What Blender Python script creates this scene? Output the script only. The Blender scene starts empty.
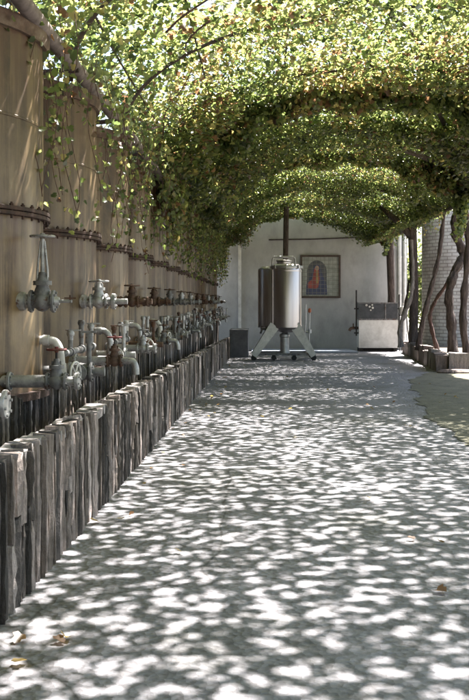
import bpy, math, random
import numpy as np
from mathutils import Vector, Matrix

random.seed(7)
rng = np.random.default_rng(11)
PI = math.pi
scene = bpy.context.scene
COL = scene.collection
F = 950.0            # focal length in photo pixels
EYE = 1.1
SLOPE = 0.019


def ground_z(y):
    return -SLOPE * y


def at(px, py, d):
    """photo pixel + distance -> world point"""
    return Vector(((px - 262) / F * d, d, EYE + (302 - py) / F * d))


# ------------------------------------------------------------------ mesh builder
class MB:
    def __init__(self):
        self.v, self.f = [], []

    def add(self, verts, faces):
        n = len(self.v)
        self.v.extend([tuple(p) for p in verts])
        self.f.extend([tuple(i + n for i in q) for q in faces])

    def box(self, c, s, rot=None):
        hx, hy, hz = s[0] / 2, s[1] / 2, s[2] / 2
        P = [Vector((x * hx, y * hy, z * hz)) for x in (-1, 1) for y in (-1, 1) for z in (-1, 1)]
        if rot is not None:
            P = [rot @ p for p in P]
        c = Vector(c)
        self.add([p + c for p in P], [(0, 1, 3, 2), (4, 6, 7, 5), (0, 4, 5, 1), (2, 3, 7, 6), (0, 2, 6, 4), (1, 5, 7, 3)])

    def frame(self, axis):
        a = Vector(axis).normalized()
        t = Vector((0, 0, 1)) if abs(a.z) < 0.9 else Vector((1, 0, 0))
        u = a.cross(t).normalized()
        return a, u, a.cross(u).normalized()

    def lathe(self, origin, axis, prof, seg=24, cap=True):
        """prof: (along, radius) list"""
        o = Vector(origin)
        a, u, w = self.frame(axis)
        V, Q = [], []
        for (h, r) in prof:
            for k in range(seg):
                t = 2 * PI * k / seg
                V.append(o + a * h + (u * math.cos(t) + w * math.sin(t)) * r)
        for i in range(len(prof) - 1):
            for k in range(seg):
                k2 = (k + 1) % seg
                Q.append((i * seg + k, (i + 1) * seg + k, (i + 1) * seg + k2, i * seg + k2))
        if cap:
            Q.append(tuple(range(seg)))
            Q.append(tuple((len(prof) - 1) * seg + k for k in reversed(range(seg))))
        self.add(V, Q)

    def cyl(self, p0, p1, r0, r1=None, seg=16):
        p0, p1 = Vector(p0), Vector(p1)
        self.lathe(p0, p1 - p0, [(0, r0), ((p1 - p0).length, r0 if r1 is None else r1)], seg)

    def tube(self, pts, rad, seg=10, wob=0.0):
        pts = [Vector(p) for p in pts]
        n = len(pts)
        V, Q = [], []
        u = None
        for i, p in enumerate(pts):
            t = (pts[min(i + 1, n - 1)] - pts[max(i - 1, 0)]).normalized()
            if u is None:
                ref = Vector((0, 0, 1)) if abs(t.z) < 0.9 else Vector((1, 0, 0))
                u = t.cross(ref).normalized()
            else:
                u = (u - t * u.dot(t)).normalized()
            w = t.cross(u)
            r = rad[i] if isinstance(rad, (list, tuple)) else rad
            for k in range(seg):
                a = 2 * PI * k / seg
                rr = r * (1 + random.uniform(-wob, wob)) if wob else r
                V.append(p + (u * math.cos(a) + w * math.sin(a)) * rr)
        for i in range(n - 1):
            for k in range(seg):
                k2 = (k + 1) % seg
                Q.append((i * seg + k, i * seg + k2, (i + 1) * seg + k2, (i + 1) * seg + k))
        Q.append(tuple(reversed(range(seg))))
        Q.append(tuple((n - 1) * seg + k for k in range(seg)))
        self.add(V, Q)

    def torus(self, c, axis, R, r, seg=28, s2=8):
        c = Vector(c)
        a, u, w = self.frame(axis)
        V, Q = [], []
        for i in range(seg):
            t = 2 * PI * i / seg
            d = u * math.cos(t) + w * math.sin(t)
            for k in range(s2):
                q = 2 * PI * k / s2
                V.append(c + d * (R + r * math.cos(q)) + a * (r * math.sin(q)))
        for i in range(seg):
            for k in range(s2):
                Q.append((i * s2 + k, ((i + 1) % seg) * s2 + k, ((i + 1) % seg) * s2 + (k + 1) % s2, i * s2 + (k + 1) % s2))
        self.add(V, Q)

    def prism(self, poly, z0, z1, M=None):
        """poly of (a,b) extruded along c, mapped by M(a,b,c)"""
        M = M or (lambda a, b, c: (a, b, c))
        n = len(poly)
        V = [M(a, b, z0) for a, b in poly] + [M(a, b, z1) for a, b in poly]
        Q = [tuple(reversed(range(n))), tuple(range(n, 2 * n))]
        Q += [(i, (i + 1) % n, n + (i + 1) % n, n + i) for i in range(n)]
        self.add(V, Q)

    def mesh(self, name, mat, smooth=True, angle=35):
        me = bpy.data.meshes.new(name)
        me.from_pydata(self.v, [], self.f)
        me.validate()
        import bmesh
        bm = bmesh.new()
        bm.from_mesh(me)
        bmesh.ops.recalc_face_normals(bm, faces=bm.faces)
        bm.to_mesh(me)
        bm.free()
        if mat:
            me.materials.append(mat)
        if smooth:
            me.polygons.foreach_set('use_smooth', [True] * len(me.polygons))
            me.set_sharp_from_angle(angle=math.radians(angle))
        me.update()
        return me


def link(name, me, parent=None, loc=None):
    o = bpy.data.objects.new(name, me)
    COL.objects.link(o)
    if parent is not None:
        o.parent = parent
    if loc is not None:
        o.location = loc
    return o


def build(name, mb, mat, parent=None, loc=None, smooth=True, angle=35):
    return link(name, mb.mesh(name, mat, smooth, angle), parent, loc)


def tag(o, label=None, cat=None, group=None, kind=None):
    if label: o['label'] = label
    if cat: o['category'] = cat
    if group: o['group'] = group
    if kind: o['kind'] = kind
    return o


def thing(name, loc, label, cat, group=None):
    o = bpy.data.objects.new(name, None)
    COL.objects.link(o)
    o.location = loc
    o.empty_display_size = 0.2
    return tag(o, label, cat, group)


def smooth_path(pts, n=6):
    """Catmull-Rom"""
    P = [Vector(p) for p in pts]
    P = [P[0] * 2 - P[1]] + P + [P[-1] * 2 - P[-2]]
    out = []
    for i in range(1, len(P) - 2):
        for k in range(n):
            t = k / n
            a, b, c, d = P[i - 1], P[i], P[i + 1], P[i + 2]
            out.append(0.5 * ((2 * b) + (c - a) * t + (2 * a - 5 * b + 4 * c - d) * t * t + (3 * b - a - 3 * c + d) * t ** 3))
    out.append(P[-2])
    return out


# ------------------------------------------------------------------ materials
class NT:
    def __init__(self, name):
        self.m = bpy.data.materials.new(name)
        self.m.use_nodes = True
        self.t = self.m.node_tree
        self.t.nodes.clear()
        self.out = self.n('ShaderNodeOutputMaterial')
        self.b = self.n('ShaderNodeBsdfPrincipled')
        self.l(self.b.outputs[0], self.out.inputs['Surface'])

    def n(self, typ, **kw):
        x = self.t.nodes.new(typ)
        for k, v in kw.items():
            if k in x.inputs:
                x.inputs[k].default_value = v
            else:
                setattr(x, k, v)
        return x

    def l(self, a, b):
        self.t.links.new(a, b)

    def coord(self, kind='Object', scale=(1, 1, 1), offset_random=False):
        tc = self.n('ShaderNodeTexCoord')
        mp = self.n('ShaderNodeMapping')
        mp.inputs['Scale'].default_value = scale
        self.l(tc.outputs[kind], mp.inputs['Vector'])
        if offset_random:
            oi = self.n('ShaderNodeObjectInfo')
            mu = self.n('ShaderNodeMath', operation='MULTIPLY')
            mu.inputs[1].default_value = 53.0
            self.l(oi.outputs['Random'], mu.inputs[0])
            cb = self.n('ShaderNodeCombineXYZ')
            self.l(mu.outputs[0], cb.inputs[0]); self.l(mu.outputs[0], cb.inputs[1])
            self.l(cb.outputs[0], mp.inputs['Location'])
        return mp.outputs[0]

    def noise(self, vec, scale, detail=4, rough=0.55, dist=0.0):
        x = self.n('ShaderNodeTexNoise')
        x.inputs['Scale'].default_value = scale
        x.inputs['Detail'].default_value = detail
        x.inputs['Roughness'].default_value = rough
        x.inputs['Distortion'].default_value = dist
        if vec is not None: self.l(vec, x.inputs['Vector'])
        return x.outputs['Fac']

    def ramp(self, fac, stops, interp='LINEAR'):
        r = self.n('ShaderNodeValToRGB')
        r.color_ramp.interpolation = interp
        e = r.color_ramp.elements
        while len(e) > 1: e.remove(e[-1])
        for i, (p, c) in enumerate(stops):
            x = e[0] if i == 0 else e.new(p)
            x.position = p
            x.color = (*c, 1) if len(c) == 3 else c
        self.l(fac, r.inputs[0])
        return r.outputs[0]

    def mix(self, fac, a, b, mode='MIX'):
        x = self.n('ShaderNodeMix', data_type='RGBA', blend_type=mode)
        for s, v in ((0, fac), (6, a), (7, b)):
            if hasattr(v, 'links'): self.l(v, x.inputs[s])
            elif s == 0: x.inputs[0].default_value = v
            else: x.inputs[s].default_value = (*v, 1)
        return x.outputs[2]

    def bump(self, h, strength=0.3, dist=0.01):
        x = self.n('ShaderNodeBump')
        x.inputs['Strength'].default_value = strength
        x.inputs['Distance'].default_value = dist
        self.l(h, x.inputs['Height'])
        self.l(x.outputs[0], self.b.inputs['Normal'])

    def color(self, c): 
        if hasattr(c, 'links'): self.l(c, self.b.inputs['Base Color'])
        else: self.b.inputs['Base Color'].default_value = (*c, 1)

    def set(self, **kw):
        for k, v in kw.items(): self.b.inputs[k.replace('_', ' ')].default_value = v
        return self.m


def noisy(name, c1, c2, scale=8, rough=0.8, metal=0.0, bump=0.2, stretch=(1, 1, 1), c3=None, bdist=0.01):
    t = NT(name)
    v = t.coord('Object', stretch, True)
    f = t.noise(v, scale, 6, 0.62)
    st = [(0.3, c1), (0.68, c2)]
    if c3: st = [(0.3, c1), (0.52, c2), (0.72, c3)]
    t.color(t.ramp(f, st))
    if bump: t.bump(t.noise(v, scale * 4, 4), bump, bdist)
    return t.set(Roughness=rough, Metallic=metal)


# tank shell: tan paint weathered with long vertical streaks
def mat_tank():
    t = NT('weathered_tank_paint')
    s1 = t.noise(t.coord('Object', (3.2, 3.2, 0.16), True), 1.5, 8, 0.6)
    s2 = t.noise(t.coord('Object', (6, 6, 0.30), True), 1.3, 9, 0.68)
    v3 = t.coord('Object', (1, 1, 0.75), True)
    blot = t.noise(v3, 2.4, 10, 0.72)
    big = t.noise(t.coord('Object', (1, 1, 0.5), True), 0.9, 6, 0.6)
    base = t.ramp(blot, [(0.30, (0.075, 0.050, 0.028)), (0.43, (0.145, 0.102, 0.056)), (0.56, (0.22, 0.155, 0.08)), (0.70, (0.32, 0.25, 0.15))])
    olive = t.ramp(s1, [(0.34, (0.05, 0.034, 0.022)), (0.46, (0.14, 0.102, 0.06)), (0.60, (0.22, 0.172, 0.10))])
    c = t.mix(0.45, base, olive)
    c = t.mix(0.8, c, t.ramp(big, [(0.34, (0.36, 0.31, 0.23)), (0.5, (0.66, 0.59, 0.47)), (0.66, (0.98, 0.88, 0.72))]), 'MULTIPLY')
    dark = t.ramp(s2, [(0.42, (0.14, 0.088, 0.06)), (0.475, (0.5, 0.42, 0.35)), (0.52, (1, 1, 1)), (0.60, (1, 1, 1)), (0.68, (1.4, 1.36, 1.3))])
    c = t.mix(t.ramp(blot, [(0.38, (0.95,) * 3), (0.60, (0.40,) * 3)]), c, t.mix(1.0, c, dark, 'MULTIPLY'))
    # rust bleeding down below the rim, the band and at the foot
    sx = t.n('ShaderNodeSeparateXYZ')
    tc = t.n('ShaderNodeTexCoord')
    t.l(tc.outputs['Object'], sx.inputs[0])
    bl = t.ramp(t.noise(t.coord('Object', (5, 5, 0.25), True), 2.2, 7, 0.7), [(0.40, (0, 0, 0)), (0.56, (1, 1, 1))])
    mr = t.n('ShaderNodeMapRange'); mr.inputs['From Max'].default_value = 2.4
    t.l(sx.outputs[2], mr.inputs['Value'])
    zone = t.ramp(mr.outputs[0], [(0.0, (1, 1, 1)), (0.07, (0.35,) * 3), (0.18, (0, 0, 0)), (0.27, (0.0,) * 3), (0.47, (0.9,) * 3), (0.50, (0.9,) * 3), (0.56, (0.0,) * 3), (0.72, (0, 0, 0)), (0.99, (1, 1, 1))])
    c = t.mix(t.mix(1.0, bl, zone, 'MULTIPLY'), c, (0.075, 0.036, 0.022))
    t.color(c)
    t.bump(blot, 0.15, 0.01)
    t.l(t.ramp(s2, [(0.3, (0.6,) * 3), (0.7, (0.34,) * 3)]), t.b.inputs['Roughness'])
    return t.m


M = {}
M['tank'] = mat_tank()
M['rust'] = noisy('dark_rust', (0.014, 0.009, 0.008), (0.045, 0.022, 0.016), 14, 0.85, 0.0, 0.4, c3=(0.08, 0.044, 0.032))
M['rim'] = noisy('rim_rust', (0.035, 0.02, 0.014), (0.10, 0.062, 0.042), 9, 0.8, 0.0, 0.3, c3=(0.19, 0.15, 0.11))


def rusted(name, c1, c2, rough, metal, amount=.56):
    t = NT(name)
    v = t.coord('Object', (1, 1, 1), True)
    f = t.noise(v, 15, 7, .65)
    c = t.ramp(f, [(.32, c1), (.66, c2)])
    g = t.noise(v, 9, 8, .72)
    m = t.ramp(g, [(amount - .03, (0, 0, 0)), (amount + .05, (1, 1, 1))])
    c = t.mix(m, c, t.ramp(f, [(.3, (.035, .017, .011)), (.7, (.13, .06, .033))]))
    t.color(c)
    t.bump(t.noise(v, 55, 5, .7), .35, .006)
    t.l(t.ramp(m, [(0, (rough,) * 3), (1, (.85,) * 3)]), t.b.inputs['Roughness'])
    t.l(t.ramp(m, [(0, (metal,) * 3), (1, (0, 0, 0))]), t.b.inputs['Metallic'])
    return t.m


M['galv'] = rusted('galvanised', (.20, .20, .205), (.46, .455, .45), .45, .5, .60)
M['grey_iron'] = rusted('grey_painted_iron', (.075, .077, .08), (.215, .21, .21), .6, .15, .57)
M['brown_iron'] = rusted('brown_iron', (.04, .024, .018), (.14, .085, .06), .75, .1, .52)
M['red'] = rusted('faded_red_wheel_paint', (.06, .012, .012), (.17, .03, .028), .65, 0, .55)
M['pvc'] = noisy('white_pipe', (0.36, 0.34, 0.32), (0.66, 0.64, 0.61), 7, 0.5, 0, 0.05)
M['iron_black'] = noisy('black_iron', (0.012, 0.011, 0.011), (0.04, 0.033, 0.03), 12, 0.7, 0.2, 0.2)


def mat_slab(name, cols, mortar=False):
    t = NT(name)
    st = t.noise(t.coord('Object', (20, 20, 1.5)), 2.0, 8, 0.7)
    nb = t.noise(t.coord('Object', (1, 1, 1)), 12, 8, 0.7)
    fine = t.noise(t.coord('Object', (1, 1, 0.6)), 55, 5, 0.7)
    g = t.n('ShaderNodeNewGeometry')
    base = t.ramp(g.outputs['Random Per Island'], cols, 'CONSTANT')
    c = t.mix(0.6, base, t.ramp(st, [(0.36, (0.32, 0.30, 0.29)), (0.5, (0.9, 0.87, 0.85)), (0.62, (1.7, 1.6, 1.55))]), 'MULTIPLY')
    c = t.mix(0.6, c, t.ramp(fine, [(0.35, (0.55, 0.54, 0.53)), (0.6, (1.15, 1.13, 1.12))]), 'MULTIPLY')
    crust = t.ramp(nb, [(0.58, (0, 0, 0)), (0.72, (0.55, 0.55, 0.55))])
    c = t.mix(crust, c, (0.27, 0.235, 0.225))
    t.color(c)
    ad = t.n('ShaderNodeMath', operation='ADD')
    t.l(nb, ad.inputs[0]); t.l(fine, ad.inputs[1])
    t.bump(ad.outputs[0], 0.7, 0.014)
    return t.set(Roughness=0.85)


M['slab'] = mat_slab('upright_slate', [(0, (0.04, 0.035, 0.032)), (0.16, (0.125, 0.103, 0.088)), (0.34, (0.07, 0.06, 0.054)), (0.48, (0.20, 0.165, 0.143)), (0.62, (0.09, 0.077, 0.068)), (0.74, (0.29, 0.245, 0.225)), (0.87, (0.42, 0.365, 0.345))])
M['mortar'] = noisy('patchy_mortar', (0.03, 0.026, 0.024), (0.10, 0.085, 0.078), 7, 0.95, 0, 0.5, stretch=(3, 3, .6), c3=(0.45, 0.40, 0.38))
M['cap'] = noisy('cap_mortar', (0.12, 0.105, 0.10), (0.26, 0.235, 0.225), 12, 0.95, 0, 0.6, c3=(0.36, 0.33, 0.32))


def mat_path():
    t = NT('path_concrete')
    v = t.coord('Object')
    n1 = t.noise(v, 0.9, 7, 0.62)
    n2 = t.noise(v, 22, 6, 0.7)
    n4 = t.noise(v, 5.5, 6, 0.65)
    c = t.ramp(n1, [(0.3, (0.178, 0.174, 0.182)), (0.6, (0.242, 0.234, 0.252)), (0.8, (0.28, 0.27, 0.292))])
    c = t.mix(0.7, c, t.ramp(n2, [(0.33, (0.50, 0.49, 0.47)), (0.52, (1, 1, 1)), (0.75, (1.25, 1.25, 1.25))]), 'MULTIPLY')
    c = t.mix(0.6, c, t.ramp(n4, [(0.34, (0.62, 0.61, 0.58)), (0.55, (1, 1, 1)), (0.75, (1.12, 1.12, 1.12))]), 'MULTIPLY')
    vo = t.n('ShaderNodeTexVoronoi')
    vo.inputs['Scale'].default_value = 30
    vo.inputs['Randomness'].default_value = 1.0
    t.l(t.mix(0.06, v, t.n('ShaderNodeTexNoise', Scale=9.0).outputs['Color'], 'ADD'), vo.inputs['Vector'])
    c = t.mix(0.22, c, t.ramp(vo.outputs['Distance'], [(0.0, (1.15, 1.15, 1.15)), (0.55, (0.68, 0.67, 0.65))]), 'MULTIPLY')
    # moss and damp stains of their own shape
    st = t.ramp(t.noise(v, 0.55, 8, 0.72), [(0.52, (0, 0, 0)), (0.68, (0.8, 0.8, 0.8))])
    c = t.mix(st, c, (0.105, 0.105, 0.088))
    # cracks
    ds = t.n('ShaderNodeMixRGB') if False else None
    nz = t.n('ShaderNodeTexNoise'); nz.inputs['Scale'].default_value = 2.2; nz.inputs['Detail'].default_value = 6
    t.l(v, nz.inputs['Vector'])
    va = t.mix(0.16, v, nz.outputs['Color'], 'ADD')
    cr = t.n('ShaderNodeTexVoronoi', feature='DISTANCE_TO_EDGE'); cr.inputs['Scale'].default_value = 0.42
    t.l(va, cr.inputs['Vector'])
    ck = t.ramp(cr.outputs['Distance'], [(0.0, (.8, .8, .8)), (0.002, (0.5, 0.5, 0.5)), (0.004, (0, 0, 0))])
    c = t.mix(ck, c, (0.05, 0.048, 0.042))
    t.color(c)
    ad = t.n('ShaderNodeMath', operation='ADD')
    t.l(n4, ad.inputs[0]); t.l(vo.outputs['Distance'], ad.inputs[1])
    t.bump(ad.outputs[0], 0.6, 0.022)
    return t.set(Roughness=0.85)


M['path'] = mat_path()
M['soil'] = noisy('bare_earth', (0.06, 0.05, 0.038), (0.13, 0.11, 0.085), 3, 0.95, 0, 0.5, c3=(0.16, 0.14, 0.10), bdist=0.03)
M['yard'] = noisy('dusty_yard', (0.12, 0.105, 0.08), (0.2, 0.18, 0.14), 0.4, 0.95, 0, 0.3)
M['apron'] = noisy('apron_concrete', (0.24, 0.27, 0.33), (0.36, 0.40, 0.47), 5, 0.6, 0, 0.2)
M['pier'] = noisy('dark_render', (0.10, 0.103, 0.115), (0.17, 0.172, 0.19), 5, 0.9, 0, 0.3)


def mat_plaster():
    t = NT('white_plaster')
    v = t.coord('Object', (1.6, 1.6, 0.8))
    s = t.noise(v, 1.7, 8, 0.66)
    b = t.noise(t.coord('Object'), 0.9, 6, 0.6)
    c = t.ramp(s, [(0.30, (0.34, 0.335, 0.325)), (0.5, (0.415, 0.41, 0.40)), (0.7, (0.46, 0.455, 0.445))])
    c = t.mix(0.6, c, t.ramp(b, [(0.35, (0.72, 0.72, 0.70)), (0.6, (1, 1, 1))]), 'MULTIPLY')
    t.color(c)
    t.bump(t.noise(t.coord('Object'), 24, 5), 0.2, 0.01)
    return t.set(Roughness=0.9)


M['plaster'] = mat_plaster()
M['white_paint'] = noisy('white_paint', (0.45, 0.44, 0.41), (0.70, 0.69, 0.66), 4, 0.6, 0, 0.08)


def mat_steel():
    t = NT('brushed_steel')
    v = t.coord('Object', (60, 60, 0.6))
    n = t.noise(v, 2.0, 3, 0.6)
    t.color(t.ramp(n, [(0.3, (0.42, 0.39, 0.40)), (0.7, (0.54, 0.50, 0.51))]))
    t.l(t.ramp(n, [(0.3, (0.28,) * 3), (0.7, (0.38,) * 3)]), t.b.inputs['Roughness'])
    return t.set(Metallic=1.0)


M['steel'] = mat_steel()
M['steel_dull'] = noisy('dull_steel', (0.34, 0.34, 0.34), (0.52, 0.51, 0.50), 8, 0.45, 0.85, 0.05)
M['rubber'] = noisy('rubber', (0.012, 0.012, 0.012), (0.03, 0.03, 0.03), 10, 0.8, 0, 0.1)
M['orange'] = noisy('orange_plastic', (0.30, 0.08, 0.03), (0.42, 0.12, 0.05), 10, 0.5, 0, 0)
M['dark_glass'] = noisy('dark_panel', (0.02, 0.024, 0.03), (0.06, 0.065, 0.075), 6, 0.3, 0.0, 0)


def mat_bark(name, a, b, c):
    t = NT(name)
    v = t.coord('Object', (9, 9, 1.6))
    n = t.noise(v, 2.4, 8, 0.68, 0.6)
    t.color(t.ramp(n, [(0.32, a), (0.5, b), (0.7, c)]))
    t.bump(n, 0.8, 0.03)
    return t.set(Roughness=0.9)


M['bark'] = mat_bark('vine_bark', (0.018, 0.012, 0.01), (0.055, 0.038, 0.032), (0.12, 0.09, 0.075))
M['bark_red'] = mat_bark('red_vine_bark', (0.035, 0.018, 0.014), (0.095, 0.05, 0.04), (0.19, 0.125, 0.105))
M['bark_pale'] = mat_bark('pale_vine_bark', (0.08, 0.06, 0.05), (0.20, 0.165, 0.14), (0.33, 0.29, 0.25))
M['hoop'] = noisy('dark_pergola_steel', (0.02, 0.015, 0.013), (0.07, 0.045, 0.038), 10, 0.75, 0.2, 0.2)
M['rail'] = noisy('weathered_pergola_rail', (0.07, 0.055, 0.05), (0.22, 0.18, 0.17), 9, 0.7, 0.2, 0.25)


def mat_brick():
    t = NT('limewashed_brick')
    tc = t.n('ShaderNodeTexCoord')
    br = t.n('ShaderNodeTexBrick')
    br.inputs['Scale'].default_value = 1.0
    br.inputs['Brick Width'].default_value = 0.30
    br.inputs['Row Height'].default_value = 0.105
    br.inputs['Mortar Size'].default_value = 0.016
    br.inputs['Mortar Smooth'].default_value = 0.25
    br.inputs['Bias'].default_value = 0.0
    br.inputs['Color1'].default_value = (0.64, 0.60, 0.59, 1)
    br.inputs['Color2'].default_value = (0.78, 0.74, 0.73, 1)
    br.inputs['Mortar'].default_value = (0.42, 0.37, 0.355, 1)
    t.l(tc.outputs['UV'], br.inputs['Vector'])
    n = t.noise(tc.outputs['Object'], 1.6, 7, 0.65)
    c = t.mix(0.7, br.outputs['Color'], t.ramp(n, [(0.35, (0.62, 0.56, 0.52)), (0.6, (1.1, 1.08, 1.06))]), 'MULTIPLY')
    t.color(c)
    inv = t.n('ShaderNodeMath', operation='SUBTRACT')
    inv.inputs[0].default_value = 1.0
    t.l(br.outputs['Fac'], inv.inputs[1])
    t.bump(inv.outputs[0], 0.6, 0.015)
    return t.set(Roughness=0.9)


M['brick'] = mat_brick()


def mat_leaf(name, trans=0.46, gloss=0.36):
    t = NT(name)
    at_ = t.n('ShaderNodeAttribute', attribute_name='leaf_tint')
    t.color(at_.outputs['Color'])
    t.set(Roughness=gloss)
    t.b.inputs['Specular IOR Level'].default_value = 0.5
    tr = t.n('ShaderNodeBsdfTranslucent')
    # light through a leaf comes out yellower and stronger
    gm = t.mix(1.0, at_.outputs['Color'], (5.2, 4.7, 3.2), 'MULTIPLY')
    t.l(gm, tr.inputs['Color'])
    mx = t.n('ShaderNodeMixShader')
    mx.inputs[0].default_value = trans
    t.l(t.b.outputs[0], mx.inputs[1])
    t.l(tr.outputs[0], mx.inputs[2])
    t.l(mx.outputs[0], t.out.inputs['Surface'])
    return t.m


M['leaf'] = mat_leaf('vine_leaf')

# ------------------------------------------------------------------ leaves
LEAF_V = np.array([  # x across, y along, z fold ; grape-leaf outline of two folded halves
    (0, 0, 0), (0, 1.0, -0.10),
    (-0.30, -0.10, 0.05), (-0.55, 0.28, 0.10), (-0.30, 0.50, 0.05), (-0.33, 0.78, 0.02),
    (0.30, -0.10, 0.05), (0.55, 0.28, 0.10), (0.30, 0.50, 0.05), (0.33, 0.78, 0.02)], float)
LEAF_F = [(0, 2, 3, 4, 5, 1), (0, 1, 9, 8, 7, 6)]
LEAF_SIMPLE_V = np.array([(0, 0, 0), (0, 1.0, -0.08), (-0.42, 0.12, 0.08), (-0.46, 0.6, 0.07), (0.42, 0.12, 0.08), (0.46, 0.6, 0.07)], float)
LEAF_SIMPLE_F = [(0, 2, 3, 1), (0, 1, 5, 4)]


def vnoise(p, seed):
    """value noise in [0,1] at points p (n x 3)"""
    r = np.random.default_rng(seed)
    T = r.random((32, 32, 32))
    i = np.floor(p).astype(int)
    f = p - i
    f = f * f * (3 - 2 * f)
    out = np.zeros(len(p))
    for dx in (0, 1):
        for dy in (0, 1):
            for dz in (0, 1):
                w = (f[:, 0] if dx else 1 - f[:, 0]) * (f[:, 1] if dy else 1 - f[:, 1]) * (f[:, 2] if dz else 1 - f[:, 2])
                out += w * T[(i[:, 0] + dx) % 32, (i[:, 1] + dy) % 32, (i[:, 2] + dz) % 32]
    return out


def leaf_colors(pos, autumn=0.08, spring=0.0):
    n = len(pos)
    u = rng.random(n)
    cl = vnoise(pos * 1.3, 5)
    green = np.array((0.062, 0.095, 0.036))
    lime = np.array((0.125, 0.145, 0.070))
    dark = np.array((0.036, 0.055, 0.024))
    yellow = np.array((0.18, 0.165, 0.085))
    brown = np.array((0.092, 0.056, 0.040))
    c = np.empty((n, 3))
    w = rng.random(n)[:, None]
    c[:] = green * (1 - w) + lime * w
    dk = u < 0.25
    c[dk] = dark
    rusty = 1 + .8 * np.exp(-((pos[:, 1] - 12.5) / 3.5) ** 2)
    a = autumn * (0.35 + 2.2 * np.clip((cl - 0.45) * 3, 0, 1)) * rusty
    v = rng.random(n)
    c[v < a] = brown
    c[(v >= a) & (v < a * 2.6)] = yellow
    c *= rng.uniform(0.50, 0.86, (n, 1))
    return c


def leaf_mesh(name, pos, nrm, size, col, simple=False, droop=None, mat=None):
    n = len(pos)
    LV, LF = (LEAF_SIMPLE_V, LEAF_SIMPLE_F) if simple else (LEAF_V, LEAF_F)
    nrm = nrm / np.linalg.norm(nrm, axis=1, keepdims=True)
    t = rng.normal(size=(n, 3))
    if droop is not None:
        t += np.array((0, 0, -1.0)) * droop
    t -= nrm * (t * nrm).sum(1, keepdims=True)
    t /= np.linalg.norm(t, axis=1, keepdims=True) + 1e-9
    b = np.cross(t, nrm)
    s = size[:, None, None]
    wid = rng.uniform(0.85, 1.15, (n, 1, 1))
    V = pos[:, None, :] + s * (wid * LV[None, :, 0:1] * b[:, None, :] + (LV[None, :, 1:2] - 0.45) * t[:, None, :] + rng.uniform(0.3, 2.4, (n, 1, 1)) * LV[None, :, 2:3] * nrm[:, None, :])
    m = len(LV)
    V = V.reshape(-1, 3)
    k = len(LF[0])
    Fi = np.concatenate([np.array(f)[None, :] for f in LF])           # 2 x k
    Fi = (Fi[None] + (np.arange(n) * m)[:, None, None]).reshape(-1)
    me = bpy.data.meshes.new(name)
    me.vertices.add(n * m)
    me.vertices.foreach_set('co', V.astype(np.float32).ravel())
    nf = n * len(LF)
    me.loops.add(nf * k)
    me.loops.foreach_set('vertex_index', Fi.astype(np.int32))
    me.polygons.add(nf)
    me.polygons.foreach_set('loop_start', (np.arange(nf) * k).astype(np.int32))
    me.polygons.foreach_set('loop_total', np.full(nf, k, np.int32))
    me.update(calc_edges=True)
    at_ = me.attributes.new('leaf_tint', 'FLOAT_COLOR', 'POINT')
    rgba = np.ones((n, m, 4), np.float32)
    rgba[:, :, :3] = col[:, None, :]
    at_.data.foreach_set('color', rgba.ravel())
    me.materials.append(mat or M['leaf'])
    me.validate()
    return me


# ------------------------------------------------------------------ ground
def sheet(name, rows, mat, dz=0.0):
    """rows: list of (y, x0, x1)"""
    mb = MB()
    V = []
    for (y, x0, x1) in rows:
        V += [(x0, y, ground_z(min(y, 45)) + dz), (x1, y, ground_z(min(y, 45)) + dz)]
    mb.add(V, [(2 * i, 2 * i + 1, 2 * i + 3, 2 * i + 2) for i in range(len(rows) - 1)])
    o = build(name, mb, mat, smooth=False)
    o['kind'] = 'structure'
    return o


sheet('ground', [(-300, -400, 400), (-20, -400, 400), (45, -400, 400), (900, -900, 900)], M['yard'])
sheet('path', [(-8, -1.5, 7.5), (20.0, -1.5, 7.5), (20.2, -1.5, 6.6), (34.9, -1.5, 6.6)], M['path'], 0.004)
strip = MB()  # sheet shaped along the shadow edge right of the path
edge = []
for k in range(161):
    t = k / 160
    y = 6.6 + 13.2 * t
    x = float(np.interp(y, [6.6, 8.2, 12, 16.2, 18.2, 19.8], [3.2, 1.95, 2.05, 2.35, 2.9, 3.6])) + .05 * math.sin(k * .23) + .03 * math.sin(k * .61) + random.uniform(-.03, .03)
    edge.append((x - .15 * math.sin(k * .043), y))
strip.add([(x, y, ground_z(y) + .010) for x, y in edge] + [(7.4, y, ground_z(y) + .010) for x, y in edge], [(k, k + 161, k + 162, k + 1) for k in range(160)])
M['olive'] = noisy('olive_shade', (0.06, 0.058, 0.036), (0.115, 0.108, 0.07), 5, 0.95, 0, 0.6, c3=(0.15, 0.135, 0.095), bdist=0.03)  # dark olive: the shade on the ground put into the sheet's colour
o = build('shade_strip', strip, M['olive'], smooth=False)
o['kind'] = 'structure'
ap = MB()
ap.prism([(-0.35, 31.6), (3.2, 31.6), (3.2, 34.75), (-0.35, 34.75)], -0.05, 0.05, lambda a, b, c: (a, b, ground_z(b) + c))
o = build('apron', ap, M['apron'], smooth=False)
o['kind'] = 'structure'


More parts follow.
